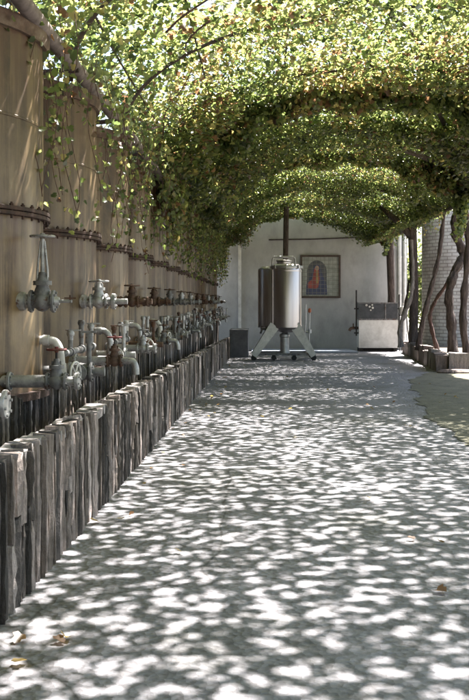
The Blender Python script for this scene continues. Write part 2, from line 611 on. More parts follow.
# ------------------------------------------------------------------ slate walls
def slab_wall(mb, x_face, y0, y1, z_top, z_bot, thick, near=12.0, cap=True, w_rng=(0.020, 0.062)):
    y = y0
    while y < y1:
        far = max(0.0, y - near) / near
        w = random.uniform(*w_rng) * (1.0 + 0.6 * min(1, far))
        if random.random() < 0.14: w *= 1.8
        yc = y + w / 2
        zt = z_top(yc) + random.uniform(-0.03, 0.015)
        zb = z_bot(yc) - 0.02
        xo = x_face + random.uniform(-0.010, 0.008) - (random.uniform(0, .03) if random.random() < .12 else 0)
        lean = random.uniform(-0.03, 0.03)
        tw = random.uniform(-0.008, 0.008)
        # occasionally two stones one over another
        joints = [zb, zt]
        if random.random() < 0.28:
            joints = [zb, zb + (zt - zb) * random.uniform(0.25, 0.7), zt]
        for j in range(len(joints) - 1):
            a, b = joints[j], joints[j + 1] - (0.008 if j + 2 < len(joints) else 0)
            nz = 7 if y < near else 2
            ny = 2 if y < near else 1
            hw = w / 2 - random.choice((0.003, 0.005, 0.008, 0.014))
            xj = xo + random.uniform(-0.006, 0.006)
            V, Q = [], []
            for iz in range(nz + 1):
                tz = iz / nz
                z = a + (b - a) * tz
                sh = lean * tz
                for iy in range(ny + 1):
                    ty = iy / ny * 2 - 1
                    dx = random.uniform(-0.005, 0.005) + tw * ty - (0.010 if (iy in (0, ny) or iz == nz) else 0)
                    V.append((xj + dx, yc + sh + ty * hw * (1 + random.uniform(-0.05, 0.03)), z + (random.uniform(-0.008, 0.008) if iz in (0, nz) else 0)))
            nfront = len(V)
            for iz in range(nz + 1):
                tz = iz / nz
                z = a + (b - a) * tz
                for iy in (0, ny):
                    ty = iy / ny * 2 - 1
                    V.append((xj - thick + random.uniform(-0.01, 0.01), yc + lean * tz + ty * hw, z + random.uniform(-0.008, 0.008)))
            for iz in range(nz):
                for iy in range(ny):
                    p = iz * (ny + 1) + iy
                    Q.append((p, p + 1, p + ny + 2, p + ny + 1))
                q = nfront + iz * 2
                Q.append((q, q + 2, q + 3, q + 1))
                Q.append((iz * (ny + 1), (iz + 1) * (ny + 1), q + 2, q))
                Q.append((iz * (ny + 1) + ny, q + 1, q + 3, (iz + 1) * (ny + 1) + ny))
            t = nz * (ny + 1)
            Q.append(tuple(range(t, t + ny + 1)) + (nfront + nz * 2 + 1, nfront + nz * 2))
            Q.append(tuple(reversed(range(0, ny + 1))) + (nfront, nfront + 1))
            mb.add(V, Q)
        y += w


PX = -0.93
par = thing('slate_parapet', (0, 0, 0), 'low wall of upright dark slate slabs along the left edge of the path', 'wall')
mb = MB()
slab_wall(mb, PX, 1.4, 27.8, lambda y: ground_z(y) + 0.585, ground_z, 0.085)
build('stone_facing', mb, M['slab'], par, smooth=False)
mb = MB()
mb.prism([(PX - 0.145, 1.4), (PX - 0.034, 1.4), (PX - 0.034, 27.8), (PX - 0.145, 27.8)], -0.03, 0.545, lambda a, b, c: (a, b, ground_z(b) + c))
build('mortar_core', mb, M['mortar'], par)
mb = MB()
# lumpy mortar capping
y = 1.4
while y < 27.6:
    w = random.uniform(0.06, 0.2)
    mb.box((PX - 0.075 + random.uniform(-.012, .012), y + w / 2, ground_z(y) + 0.556 + random.uniform(-.008, .012)), (random.uniform(.08, .13), w * 1.05, random.uniform(.03, .05)),
           Matrix.Rotation(random.uniform(-.12, .12), 3, 'X') @ Matrix.Rotation(random.uniform(-.12, .12), 3, 'Y'))
    y += w
build('capping', mb, M['cap'], par)

pier = thing('end_pier', (-0.68, 28.6, ground_z(28.6)), 'smooth dark grey block closing the far end of the slate parapet', 'pier')
mb = MB()
mb.box((0, 0, 0.38), (0.54, 1.56, 0.80))
build('block', mb, M['pier'], pier, smooth=False)
mb = MB()
mb.box((0, 0, 0.806), (0.55, 1.57, 0.05))
build('capping', mb, M['pier'], pier, smooth=False)

PLX, PLZ = -1.52, 0.50
pl = thing('tank_plinth', (0, 0, 0), 'raised stone plinth carrying the tanks, faced with upright slate, behind the parapet', 'plinth')
mb = MB()
slab_wall(mb, PLX, 2.0, 33.4, lambda y: PLZ, ground_z, 0.07, near=11.0)
build('stone_facing', mb, M['slab'], pl, smooth=False)
mb = MB()
mb.prism([(-3.9, 2.0), (PLX - 0.03, 2.0), (PLX - 0.03, 33.4), (-3.9, 33.4)], -0.8, 0.478)
build('core', mb, M['mortar'], pl, smooth=False)

# ------------------------------------------------------------------ storage tanks
TR, TX, TZ = 1.0, -2.51, 2.45
CACHE = {}


def cached(key, maker, mat, **kw):
    if key not in CACHE:
        mb = MB()
        maker(mb)
        CACHE[key] = mb.mesh(key[0], mat, **kw)
    return CACHE[key]


def shell_mk(mb):
    mb.lathe((0, 0, 0), (0, 0, 1), [(0, TR), (1.17, TR), (1.171, TR), (1.80, TR), (1.804, TR + .005), (1.818, TR + .005), (1.822, TR), (2.40, TR)], 72)


def band_mk(mb):
    for z in (1.172, 1.204):
        mb.lathe((0, 0, z), (0, 0, 1), [(0, TR - .01), (0, TR + .046), (0.003, TR + .05), (0.023, TR + .05), (0.026, TR + .046), (0.026, TR - .01)], 72, cap=False)
    for k in range(56):
        a = 2 * PI * k / 56
        c = Vector((math.cos(a) * (TR + .030), math.sin(a) * (TR + .030), 0))
        mb.cyl(c + Vector((0, 0, 1.150)), c + Vector((0, 0, 1.254)), 0.008, seg=6)
        mb.cyl(c + Vector((0, 0, 1.230)), c + Vector((0, 0, 1.244)), 0.015, seg=6)


def rim_mk(mb):
    mb.lathe((0, 0, 2.36), (0, 0, 1), [(0, TR + .003), (0, TR + .03), (0.05, TR + .045), (0.10, TR + .045), (0.11, TR + .01)], 72, cap=False)


def lid_mk(mb):
    mb.lathe((0, 0, 2.40), (0, 0, 1), [(0, TR + .01), (0.07, TR + .012), (0.10, TR * .93), (0.17, TR * .6), (0.20, 0.22), (0.27, 0.22), (0.28, 0.2)], 64)


def foot_mk(mb):
    mb.lathe((0, 0, -0.02), (0, 0, 1), [(0, TR + .05), (0.05, TR + .05), (0.05, TR - .01)], 64, cap=False)


def flange(mb, x, y, z, r=.085, th=.022, axis=(1, 0, 0)):
    a = Vector(axis).normalized()
    c = Vector((x, y, z))
    mb.lathe(c - a * th / 2, a, [(0, r * .96), (0.003, r), (th - .003, r), (th, r * .96)], 22)
    _, u, w = mb.frame(a)
    for k in range(6):
        t = 2 * PI * k / 6 + .3
        p = c + (u * math.cos(t) + w * math.sin(t)) * r * .76
        mb.cyl(p - a * (th / 2 + .010), p + a * (th / 2 + .010), r * .12, seg=6)


def wheel(mb, c, axis, R, r=0.010, spokes=4):
    c = Vector(c)
    a, u, w = mb.frame(axis)
    mb.torus(c, a, R, r)
    mb.cyl(c - a * .018, c + a * .018, R * .22, seg=12)
    for k in range(spokes):
        t = 2 * PI * k / spokes + .4
        d = u * math.cos(t) + w * math.sin(t)
        mb.cyl(c + d * R * .15, c + d * R, r * .85, seg=6)


def valve_body(mb, x, y, z, s=1.0, h=0.2):
    """gate valve on a pipe along +x, bonnet up"""
    mb.lathe((x - .085 * s, y, z), (1, 0, 0), [(0, .055 * s), (.03 * s, .058 * s), (.055 * s, .078 * s), (.085 * s, .086 * s), (.115 * s, .078 * s), (.14 * s, .058 * s), (.17 * s, .055 * s)], 22)
    flange(mb, x - .09 * s, y, z, .092 * s, .024 * s)
    flange(mb, x + .09 * s, y, z, .092 * s, .024 * s)
    mb.lathe((x, y, z + .03 * s), (0, 0, 1), [(0, .062 * s), (.05 * s, .066 * s), (.09 * s, .05 * s), (.10 * s, .05 * s), (.10 * s, .075 * s), (.135 * s, .075 * s), (.135 * s, .045 * s), (.18 * s, .028 * s), (.20 * s, .028 * s)], 20)
    for sx in (-1, 1):  # yoke
        mb.tube([(x + sx * .045 * s, y, z + .16 * s), (x + sx * .042 * s, y, z + .2 * s), (x + sx * .02 * s, y, z + h * s)], .009 * s, 8)
    mb.cyl((x, y, z + (h - .012) * s), (x, y, z + (h + .012) * s), .026 * s, seg=12)


def side_valve(t, i, R):
    # second valve with the wheel upright, facing along the row
    dy4, z4 = 0.22, 0.13
    s4 = math.sqrt(TR ** 2 - dy4 ** 2)
    x4 = s4 + .24 + R.uniform(-.05, .05)

    def body4(mb):
        mb.lathe((x4 - .08, dy4, z4), (1, 0, 0), [(0, .042), (.05, .06), (.08, .065), (.11, .06), (.16, .042)], 20)
        flange(mb, x4 - .075, dy4, z4, .07, .02)
        flange(mb, x4 + .075, dy4, z4, .07, .02)
        mb.lathe((x4, dy4 - .03, z4), (0, -1, 0), [(0, .05), (.04, .045), (.04, .058), (.065, .058), (.065, .028), (.11, .02), (.14, .018)], 18)
        mb.cyl((s4 - .05, dy4, z4), (x4 - .07, dy4, z4), .042, seg=16)
        if i >= 0:
            mb.cyl((x4 + .07, dy4, z4), (x4 + .17, dy4, z4), .032, seg=14)
        if i < 0: return
        # small riser with cap
        mb.cyl((x4 + .06, dy4, z4 + .05), (x4 + .06, dy4, z4 + .22), .017, seg=10)
        mb.cyl((x4 + .06, dy4, z4 + .2), (x4 + .06, dy4, z4 + .27), .026, seg=12)
        mb.box((x4 + .06, dy4, z4 + .28), (.10, .02, .014))
    v4 = link('side_valve', cached(('side_valve', i), body4, M[R.choice(['grey_iron', 'galv', 'grey_iron', 'brown_iron'])]), t)
    ax = (0, -1, 0) if i % 3 else (1, -.25, 0)
    link('handwheel', cached(('handwheel4', i), lambda mb: wheel(mb, (x4, dy4 - .18, z4), ax, .08, .008, 5), M['pvc' if i in (0, 2) else R.choice(['galv', 'grey_iron', 'pvc'])]), v4)


def transfer_pipe(t, i, R):
    """thin pipe along the row joining the low outlets, with risers"""
    xx, zz = 1.10 + R.uniform(-.02, .02), .24 + R.uniform(-.02, .02)
    ya, yb = .36, 1.52

    def line(mb):
        mb.cyl((xx, ya, zz), (xx, yb, zz), .024, seg=12)
        mb.tube(smooth_path([(xx, ya + .01, zz), (xx, ya - .04, zz), (xx - .02, ya - .07, zz - .02), (xx - .02, ya - .08, zz - .10)], 3), .026, 10)
        for yy in (ya + .2, ya + .62, yb - .12):
            mb.lathe((xx, yy - .03, zz), (0, 1, 0), [(0, .034), (.06, .034)], 12)
            mb.cyl((xx, yy, zz), (xx, yy, zz + .09), .018, seg=10)
    p = link('transfer_pipe', cached(('transfer_pipe', i % 4), line, M[R.choice(['galv', 'brown_iron', 'grey_iron'])]), t)
    for k, yy in enumerate((ya + .2, ya + .62, yb - .12)):
        hh = R.choice((.03, .06, .10))

        def tap(mb):
            mb.cyl((xx, yy, zz + .088), (xx, yy, zz + .088 + hh), .020, seg=10)
            mb.lathe((xx, yy, zz + .088 + hh), (0, 0, 1), [(0, .026), (.02, .03), (.04, .022)], 12)
            if k != 1:
                mb.box((xx + .02, yy, zz + .13 + hh), (.11, .018, .012))
        link('tap', cached(('tap', i, k), tap, M[R.choice(['galv', 'pvc', 'brown_iron', 'grey_iron', 'galv'])]), p)


def make_tank(i):
    y = 6.45 + 2.12 * i
    ordn = ['', 'nearest', 'second', 'third', 'fourth', 'fifth', 'sixth', 'seventh', 'eighth', 'ninth', 'tenth', 'eleventh', 'twelfth', 'last']
    if i < 0:
        lab = 'tan steel tank before the first full one, only its valve wheel showing'
    elif i == 0:
        lab = 'nearest tall tan tank in the left row, with a tall grey valve stem'
    elif i == 12:
        lab = 'last tall tan tank of the left row, beside the white end wall'
    else:
        lab = f'tall rust streaked tan tank, {ordn[i + 1]} from the front of the left row'
    t = thing('storage_tank', (TX, y, PLZ - 0.02), lab, 'tank', 'tall tanks along the left side')
    link('shell', cached(('shell',), shell_mk, M['tank'], angle=50), t)
    link('band_flange', cached(('band_flange',), band_mk, M['rust']), t)
    link('top_rim', cached(('top_rim',), rim_mk, M['rim'], angle=50), t)
    link('lid', cached(('lid',), lid_mk, M['rim'], angle=50), t)
    link('base_ring', cached(('base_ring',), foot_mk, M['rust']), t)
    R = random.Random(100 + i)
    if i < 0:
        side_valve(t, i, R)
        return t
    # ---- upper gate valve on the side outlet, at eye height
    zl = EYE - (PLZ - 0.02) + 0.005
    dy = -0.30
    sx = math.sqrt(TR ** 2 - dy ** 2)
    iron = {0: 'grey_iron', 1: 'galv', 2: 'brown_iron', 3: 'brown_iron'}.get(i, R.choice(['grey_iron', 'brown_iron', 'galv', 'galv']))
    tall = 0.42 if i == 0 else R.choice([0.185, 0.2, 0.175]) if i > 0 else .2
    xv = sx + 0.135
    big = .80 if i == 0 else .74

    def body(mb): valve_body(mb, xv, dy, zl, big, .225)
    v = link('gate_valve', cached(('gate_valve', i), body, M[iron]), t)

    def pipe(mb):
        mb.cyl((sx - .06, dy, zl), (xv - .07, dy, zl), .046, seg=20)
        mb.lathe((sx - .03, dy, zl), (1, 0, 0), [(0, .062), (.05, .06), (.06, .048)], 20)

    def spigot(mb):
        if i == 0:
            mb.cyl((xv + .07, dy, zl), (xv + .11, dy, zl), .04, .026, seg=16)
            mb.cyl((xv + .11, dy, zl), (xv + .19, dy, zl), .011, seg=10)
        elif i in (1,):
            mb.cyl((xv + .07, dy, zl), (xv + .14, dy, zl), .036, seg=18)
            flange(mb, xv + .13, dy, zl, .07, .03)
            mb.cyl((xv + .14, dy, zl), (xv + .25, dy, zl), .026, seg=14)
        else:
            mb.cyl((xv + .07, dy, zl), (xv + .22, dy, zl), .032, seg=16)
            flange(mb, xv + .17, dy, zl, .055, .02)
    pm = M['galv' if i in (0, 1) else iron]
    link('outlet_pipe', cached(('outlet_pipe', i), pipe, pm), v)
    link('spigot', cached(('spigot', i), spigot, pm), v)

    def stem(mb):
        mb.cyl((xv, dy, zl + .12), (xv, dy, zl + tall + .02), .010 if i else .014, seg=10)
        if i == 0:
            for s in (-1, 1):
                mb.tube([(xv + s * .034, dy, zl + .10), (xv + s * .032, dy, zl + .2), (xv + s * .012, dy, zl + tall - .03)], .008, 8)
    link('stem', cached(('stem', i), stem, M['galv']), v)
    link('handwheel', cached(('handwheel', i), lambda mb: wheel(mb, (xv, dy, zl + tall), (0, 0, 1), .082 if i else .075, .008), M['galv' if i in (0, 1) else 'brown_iron']), v)
    if i == 0:
        def cock(mb):
            mb.cyl((xv + .18, dy, zl - .01), (xv + .18, dy, zl + .04), .007, seg=8)
            mb.box((xv + .18, dy, zl + .02), (.075, .014, .010))
        link('tap_handle', cached(('tap_handle', i), cock, M['brown_iron']), v)

    # ---- lower drain valve with long pipe
    z2, dy2 = 0.12, -0.46
    s2 = math.sqrt(TR ** 2 - dy2 ** 2)
    x2 = s2 + 0.33 + R.uniform(-.04, .04)
    k2 = {0: 'grey_iron', 1: 'brown_iron', 2: 'galv'}.get(i, R.choice(['grey_iron', 'galv', 'galv']))
    v2 = link('drain_valve', cached(('drain_valve', i), lambda mb: valve_body(mb, x2, dy2, z2, .62, .2), M[k2]), t)

    def pipe2(mb):
        mb.cyl((s2 - .06, dy2, z2), (x2 - .055, dy2, z2), .040, seg=18)
        flange(mb, s2 + .03, dy2, z2, .06, .02)

    def out2(mb):
        mb.cyl((x2 + .055, dy2, z2), (x2 + .13, dy2, z2), .030, seg=18)
        if i % 2 == 1:
            mb.tube(smooth_path([(x2 + .12, dy2, z2), (x2 + .16, dy2, z2 - .01), (x2 + .18, dy2, z2 - .06), (x2 + .185, dy2, z2 - .12)], 4), .028, 14)
        else:
            flange(mb, x2 + .13, dy2, z2, .055, .025)
    link('drain_pipe', cached(('drain_pipe', i), pipe2, M['galv']), v2)
    link('drain_outlet', cached(('drain_outlet', i), out2, M['galv']), v2)
    link('stem', cached(('stem2', i), lambda mb: mb.cyl((x2, dy2, z2 + .1), (x2, dy2, z2 + .21), .008, seg=8), M['iron_black']), v2)
    link('handwheel', cached(('handwheel2', i), lambda mb: wheel(mb, (x2, dy2, z2 + .2), (0, 0, 1), .058, .007), M['red' if i in (0, 1) else R.choice(['brown_iron', 'grey_iron', 'galv', 'red'])]), v2)

    # ---- pale elbow coming out and turning down
    dy3, z3 = 0.02, 0.36
    s3 = math.sqrt(TR ** 2 - dy3 ** 2)

    def elbow(mb):
        mb.tube(smooth_path([(s3 - .05, dy3, z3), (s3 + .05, dy3, z3), (s3 + .10, dy3, z3 - .012), (s3 + .13, dy3, z3 - .06), (s3 + .14, dy3, z3 - .14), (s3 + .145, dy3, z3 - .22)], 4), .029, 16)
        mb.cyl((s3 + .142, dy3, z3 - .16), (s3 + .145, dy3, z3 - .23), .036, seg=16)
        mb.cyl((s3 + .02, dy3, z3), (s3 + .06, dy3, z3), .036, seg=16)
    e = link('elbow_pipe', cached(('elbow_pipe', i % 3), elbow, M['pvc' if i % 3 == 0 else 'galv']), t)

    side_valve(t, i, R)
    transfer_pipe(t, i, R)
    return t


for i in range(-1, 13):
    make_tank(i)

# ------------------------------------------------------------------ end wall, picture
EW = 35.0
gz = ground_z(EW)
ew = thing('end_wall', (2.2, EW + .15, gz), 'shaded white plastered wall closing the far end of the arbour', 'wall')
mb = MB()
mb.box((-1.5, 0, 2.45), (9.3, 0.3, 5.1))
build('plaster_face', mb, M['plaster'], ew, smooth=False)
mb = MB()
mb.tube([(-1.95, -.17, EYE - gz + 2.29), (-.4, -.17, EYE - gz + 2.31), (1.4, -.17, EYE - gz + 2.38)], .022, 8)
build('conduit', mb, M['hoop'], ew)
mb = MB()
mb.box((-3.02, -.21, 2.2), (.11, .11, 4.6))
build('corner_post', mb, M['white_paint'], ew, smooth=False)
for xx, r in ((2.86, .07), (3.04, .055)):
    mb = MB()
    mb.cyl((xx, -.23, -.05), (xx, -.23, 4.3), r, seg=14)
    for zz in (.6, 2.0, 3.4):
        mb.lathe((xx, -.23, zz), (0, 0, 1), [(0, r + .001), (0, r + .015), (.05, r + .015), (.05, r + .001)], 14, cap=False)
    build('downpipe', mb, M['white_paint'], ew)
# tiled picture of a robed figure
pc = at(320.5, 276.5, 34.9)
pic = thing('tile_picture', (pc.x, 34.98, pc.z), 'square tiled picture of a robed figure in a dark frame on the white end wall', 'picture')
W2, H2 = .74, .79
mb = MB()
for s in (-1, 1):
    mb.box((s * (W2 - .035), -.045, 0), (.07, .06, 2 * H2))
    mb.box((0, -.045, s * (H2 - .035)), (2 * W2 - .14 - .004, .06, .07))
build('frame', mb, noisy('picture_frame', (.035, .022, .016), (.09, .06, .045), 9, .6, 0, .1), pic, smooth=False)


def mat_tile(name, c1, c2):
    t = NT(name)
    v = t.coord('Object')
    sx = t.n('ShaderNodeSeparateXYZ')
    t.l(v, sx.inputs[0])
    g = []
    for ch in (0, 2):
        m1 = t.n('ShaderNodeMath', operation='MULTIPLY'); m1.inputs[1].default_value = 1 / .15
        t.l(sx.outputs[ch], m1.inputs[0])
        fr = t.n('ShaderNodeMath', operation='FRACT'); t.l(m1.outputs[0], fr.inputs[0])
        lt = t.n('ShaderNodeMath', operation='LESS_THAN'); lt.inputs[1].default_value = .09
        t.l(fr.outputs[0], lt.inputs[0])
        g.append(lt.outputs[0])
    mx = t.n('ShaderNodeMath', operation='MAXIMUM')
    t.l(g[0], mx.inputs[0]); t.l(g[1], mx.inputs[1])
    base = t.ramp(t.noise(v, 5, 5), [(.35, c1), (.65, c2)])
    mixc = t.mix(mx.outputs[0], base, (.16, .15, .13))
    t.color(mixc)
    return t.set(Roughness=.35)


def flat(name, poly, mat, y0, y1):
    mb = MB()
    mb.prism(poly, y0, y1, lambda a, b, c: (a, c, b))
    return build(name, mb, mat, pic, smooth=False)


def arc(cx, cz, r, a0, a1, n, sy=1.0):
    return [(cx + r * math.cos(math.radians(a0 + (a1 - a0) * k / n)), cz + sy * r * math.sin(math.radians(a0 + (a1 - a0) * k / n))) for k in range(n + 1)]


flat('tile_field', [(-W2 + .05, -H2 + .05), (W2 - .05, -H2 + .05), (W2 - .05, H2 - .05), (-W2 + .05, H2 - .05)], mat_tile('pale_tile', (.20, .22, .19), (.33, .34, .30)), -.025, -.004)
cx = -.13
flat('niche', [(cx + .36, -H2 + .12)] + arc(cx, .18, .36, 0, 180, 14, 1.15) + [(cx - .36, -H2 + .12)], mat_tile('dark_tile', (.035, .04, .05), (.09, .095, .10)), -.030, -.0255)
flat('robe', [(cx - .40, -.66), (cx + .38, -.66), (cx + .36, -.30), (cx + .22, .02), (cx + .13, .36), (cx, .46), (cx - .13, .36), (cx - .22, .02), (cx - .38, -.28)], mat_tile('blue_tile', (.02, .03, .075), (.05, .06, .13)), -.034, -.0305)
flat('mantle', [(cx - .34, -.42), (cx - .06, -.46), (cx + .05, -.40), (cx + .10, -.1), (cx + .07, .3), (cx - .03, .36), (cx - .1, .28), (cx - .16, -.08), (cx - .34, -.24)], mat_tile('red_tile', (.17, .025, .025), (.30, .06, .045)), -.038, -.0345)
flat('sash', [(cx - .035, -.25), (cx + .055, -.25), (cx + .04, .22), (cx - .03, .22)], mat_tile('ochre_tile', (.26, .16, .05), (.36, .24, .09)), -.041, -.0385)
flat('face', arc(cx + .005, .31, .075, 0, 340, 13, 1.25), mat_tile('pale_face_tile', (.30, .2, .14), (.36, .25, .18)), -.042, -.0386)

# ------------------------------------------------------------------ portable steel tank
SD = 26.0
sz = ground_z(SD) + .004
st = thing('steel_vessel', (0.62, SD, sz), 'shiny twin stainless steel vessel on splayed legs with castors at the end of the path', 'steel tank')


def vessel(mb, x, y, r, z0, z1):
    mb.lathe((x, y, z0), (0, 0, 1), [(-.16, .05), (-.13, r * .45), (-.05, r * .85), (0, r), ((z1 - z0), r), (z1 - z0 + .05, r * .97), (z1 - z0 + .10, r * .8), (z1 - z0 + .13, r * .3)], 56)


ZB, ZT = .90, 2.52
mb = MB()
vessel(mb, .05, 0, .41, ZB, ZT)
for zz in (ZB + .03, ZT - .1):
    mb.lathe((.05, 0, zz), (0, 0, 1), [(0, .411), (0, .419), (.03, .419), (.03, .411)], 56, cap=False)
mb.cyl((-.33, -.18, ZB + .02), (-.33, -.18, ZT - .05), .022, seg=12)
build('front_vessel', mb, M['steel'], st, angle=50)
mb = MB()
vessel(mb, -.31, .76, .42, ZB, ZT - .05)
build('rear_vessel', mb, M['steel'], st, angle=50)
mb = MB()
mb.lathe((.05, 0, ZT - .01), (0, 0, 1), [(0, .40), (0, .44), (.035, .445), (.07, .43), (.07, .39)], 56, cap=False)
for k in range(8):
    a = 2 * PI * k / 8
    mb.box((.05 + .45 * math.cos(a), .45 * math.sin(a), ZT + .02), (.05, .05, .09), Matrix.Rotation(a, 3, 'Z'))
build('clamp_ring', mb, M['steel_dull'], st)
mb = MB()
mb.lathe((-.02, 0, ZT + .06), (0, 0, 1), [(0, .19), (.1, .19), (.12, .21), (.15, .21), (.17, .15)], 32)
build('manway', mb, M['steel'], st)
hx = -.02
for yy in (-.2, .2):
    mb = MB()
    mb.tube([(hx - .32, yy, ZT + .06), (hx - .31, yy, ZT + .24), (hx - .27, yy, ZT + .30), (hx + .25, yy, ZT + .30), (hx + .30, yy, ZT + .24), (hx + .31, yy, ZT + .06)], .022, 10)
    build('guard_rail', mb, M['steel_dull'], st)
for (xs, yy) in ((-1, -.28), (1, -.28), (-1, 1.0), (1, 1.0)):
    xt, xb = (-.27, -.84) if xs < 0 else (.27, .78)
    mb = MB()
    P0, P1 = Vector((xt, yy * .8 if yy < 0 else yy - .1, ZB + .06)), Vector((xb, yy, .13))
    ax = (P1 - P0).normalized()
    side = Vector((0, 1, 0)).cross(ax).normalized()
    for wdt, th in ((.26, .03),):
        V = []
        for (p, ww) in ((P0, .28), (P1, .16)):
            for a in (-1, 1):
                for b in (-1, 1):
                    V.append(p + side * a * ww / 2 + Vector((0, 1, 0)) * b * .06)
        mb.add(V, [(0, 1, 3, 2), (4, 6, 7, 5), (0, 4, 5, 1), (2, 3, 7, 6), (0, 2, 6, 4), (1, 5, 7, 3)])
    lg = build('leg', mb, M['steel_dull'], st, smooth=False)
    mb = MB()
    mb.cyl((xb, yy - .03, .075), (xb, yy + .03, .075), .075, seg=20)
    mb.box((xb, yy, .15), (.1, .1, .03))
    build('castor', mb, M['rubber'], lg)
mb = MB()
mb.box((-.03, -.28, .17), (1.55, .06, .06)); mb.box((-.03, 1.0, .17), (1.55, .06, .06))
mb.box((-.70, .36, .17), (.06, 1.216, .058)); mb.box((.64, .36, .17), (.06, 1.216, .058))
mb.box((-.03, .36, .17), (1.274, .3, .03))
build('base_frame', mb, M['grey_iron'], st, smooth=False)
mb = MB()
mb.lathe((.0, -.02, .2), (0, 0, 1), [(0, .15), (.06, .15), (.06, .12), (.42, .12), (.44, .14), (.5, .14), (.55, .07), (.62, .06)], 24)
build('motor', mb, M['steel_dull'], st)
for xx in (-.3, .25):
    mb = MB()
    mb.cyl((xx, -.30, .075), (xx, -.24, .075), .07, seg=20)
    mb.box((xx, -.27, .14), (.09, .08, .03))
    build('castor', mb, M['rubber'], st)
mb = MB()
mb.tube(smooth_path([(.50, -.1, .62), (.55, -.15, .8), (.57, -.15, 1.1), (.57, -.15, 1.52)], 4), .022, 10)
mb.tube([(.66, -.1, .5), (.68, -.1, 1.3)], .018, 8)
mb.tube([(.40, -.05, .78), (.68, -.1, .76)], .025, 8)
mb.lathe((.68, -.1, .74), (0, 0, 1), [(0, .05), (.1, .05)], 12)
build('side_pipe', mb, M['steel_dull'], st)
mb = MB()
mb.lathe((.68, -.1, 1.30), (0, 0, 1), [(0, .03), (.02, .045), (.09, .045), (.12, .02)], 12)
build('cap', mb, M['orange'], st)
mb = MB()
mb.tube([(-.2, .3, .86), (-.62, .2, .84)], .03, 10)
flange(mb, -.5, .23, .85, .06, .03)
wheel(mb, (-.64, .19, .9), (0, 0, 1), .08, .012)
mb.cyl((-.64, .19, .8), (-.64, .19, .9), .02, seg=8)
mb.tube([(-.62, .2, .84), (-.66, .19, .72)], .028, 10)
build('outlet_tap', mb, M['grey_iron'], st)

# ------------------------------------------------------------------ wash cabinet at the right end
cb0 = at(377, 351, 33.6)
cabz = ground_z(33.6) + .004
cab = thing('washing_cabinet', (cb0.x, 33.6, cabz), 'white box cabinet with dark open top and side rods against the end wall', 'cabinet')
mb = MB()
mb.box((0, 0, .62), (1.36, .8, .98))
build('body', mb, M['white_paint'], cab, smooth=False)
mb = MB()
for s in (-1, 1):
    mb.box((s * .60, 0, .065), (.12, .76, .13))
mb.box((0, -.2, .065), (1.07, .1, .1))
build('skid', mb, M['iron_black'], cab, smooth=False)
mb = MB()
mb.box((0, -.37, 1.42), (1.36, .04, .60))
mb.box((0, .37, 1.42), (1.36, .04, .60))
for s in (-1, 1):
    mb.box((s * .66, 0, 1.42), (.04, .696, .60))
build('hopper', mb, M['dark_glass'], cab, smooth=False)
mb = MB()
mb.box((0, -.402, 1.125), (1.40, .02, .05)); mb.box((0, -.402, 1.70), (1.40, .02, .04))
mb.box((.25, -.402, 1.41), (.04, .018, .52))
build('hopper_trim', mb, M['grey_iron'], cab, smooth=False)
mb = MB()  # white discs standing in for sun dapples on the dark panel
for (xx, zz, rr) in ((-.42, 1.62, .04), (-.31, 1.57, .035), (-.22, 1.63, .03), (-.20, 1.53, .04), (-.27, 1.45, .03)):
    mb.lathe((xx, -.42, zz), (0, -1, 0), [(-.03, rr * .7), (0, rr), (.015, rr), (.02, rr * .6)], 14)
build('sun_dapple', mb, M['pvc'], cab)
for (xx, z0, z1) in ((-.76, .55, 2.15), (.74, .8, 2.0)):
    mb = MB()
    mb.cyl((xx, -.3, z0), (xx, -.3, z1), .028, seg=10)
    mb.box((xx, -.3, z0 + .1), (.16, .05, .05)); mb.box((xx, -.3, 1.5), (.16, .05, .05))
    build('side_rod', mb, M['iron_black'], cab)
mb = MB()
mb.tube(smooth_path([(-.66, -.2, .82), (-.85, -.2, .82), (-.95, -.2, .80), (-1.0, -.2, .72)], 4), .05, 12)
mb.box((-.86, -.2, .92), (.04, .04, .12))
build('spout', mb, M['brown_iron'], cab)

jug = thing('white_jug', (cb0.x + .88, 33.2, cabz + 1.28), 'white plastic jug hanging beside the white cabinet', 'jug')
mb = MB()
mb.lathe((0, 0, 0), (0, 0, 1), [(0, .10), (.03, .15), (.22, .16), (.30, .12), (.36, .06), (.42, .06)], 20)
build('body', mb, M['pvc'], jug)
mb = MB()
mb.tube(smooth_path([(.05, 0, .36), (.15, 0, .36), (.2, 0, .28), (.15, 0, .16)], 4), .02, 8)
build('handle', mb, M['pvc'], jug)
# stand carrying the jug
std = thing('jug_stand', (cb0.x + .88, 33.2, cabz), 'thin iron stand carrying the white jug beside the cabinet', 'stand')
for k in range(3):
    a = 2 * PI * k / 3
    mb = MB()
    mb.cyl((.22 * math.cos(a), .22 * math.sin(a), 0), (.10 * math.cos(a), .10 * math.sin(a), 1.26), .02, seg=8)
    build('leg', mb, M['iron_black'], std)
mb = MB()
mb.lathe((0, 0, 1.255), (0, 0, 1), [(0, .15), (.022, .15)], 18)
build('tray', mb, M['iron_black'], std)

# ------------------------------------------------------------------ planter bed on the right
pb = thing('planter_bed', (0, 0, 0), 'raised earth bed with rough stone kerb under the vine trunks', 'planter')
A, B = Vector((3.80, 20.0)), Vector((4.86, 32.2))
PH = .40
mb = MB()
mb.prism([(A.x + .1, A.y + .1), (9.5, A.y + .1), (9.5, B.y), (B.x + .1, B.y)], -.03, PH - .06, lambda a, b, c: (a, b, ground_z(b) + c))
build('soil', mb, M['soil'], pb, smooth=False)
mb = MB()
y = 0.0
L = (B - A).length
dirv = (B - A) / L
ang = math.atan2(dirv.y, dirv.x)


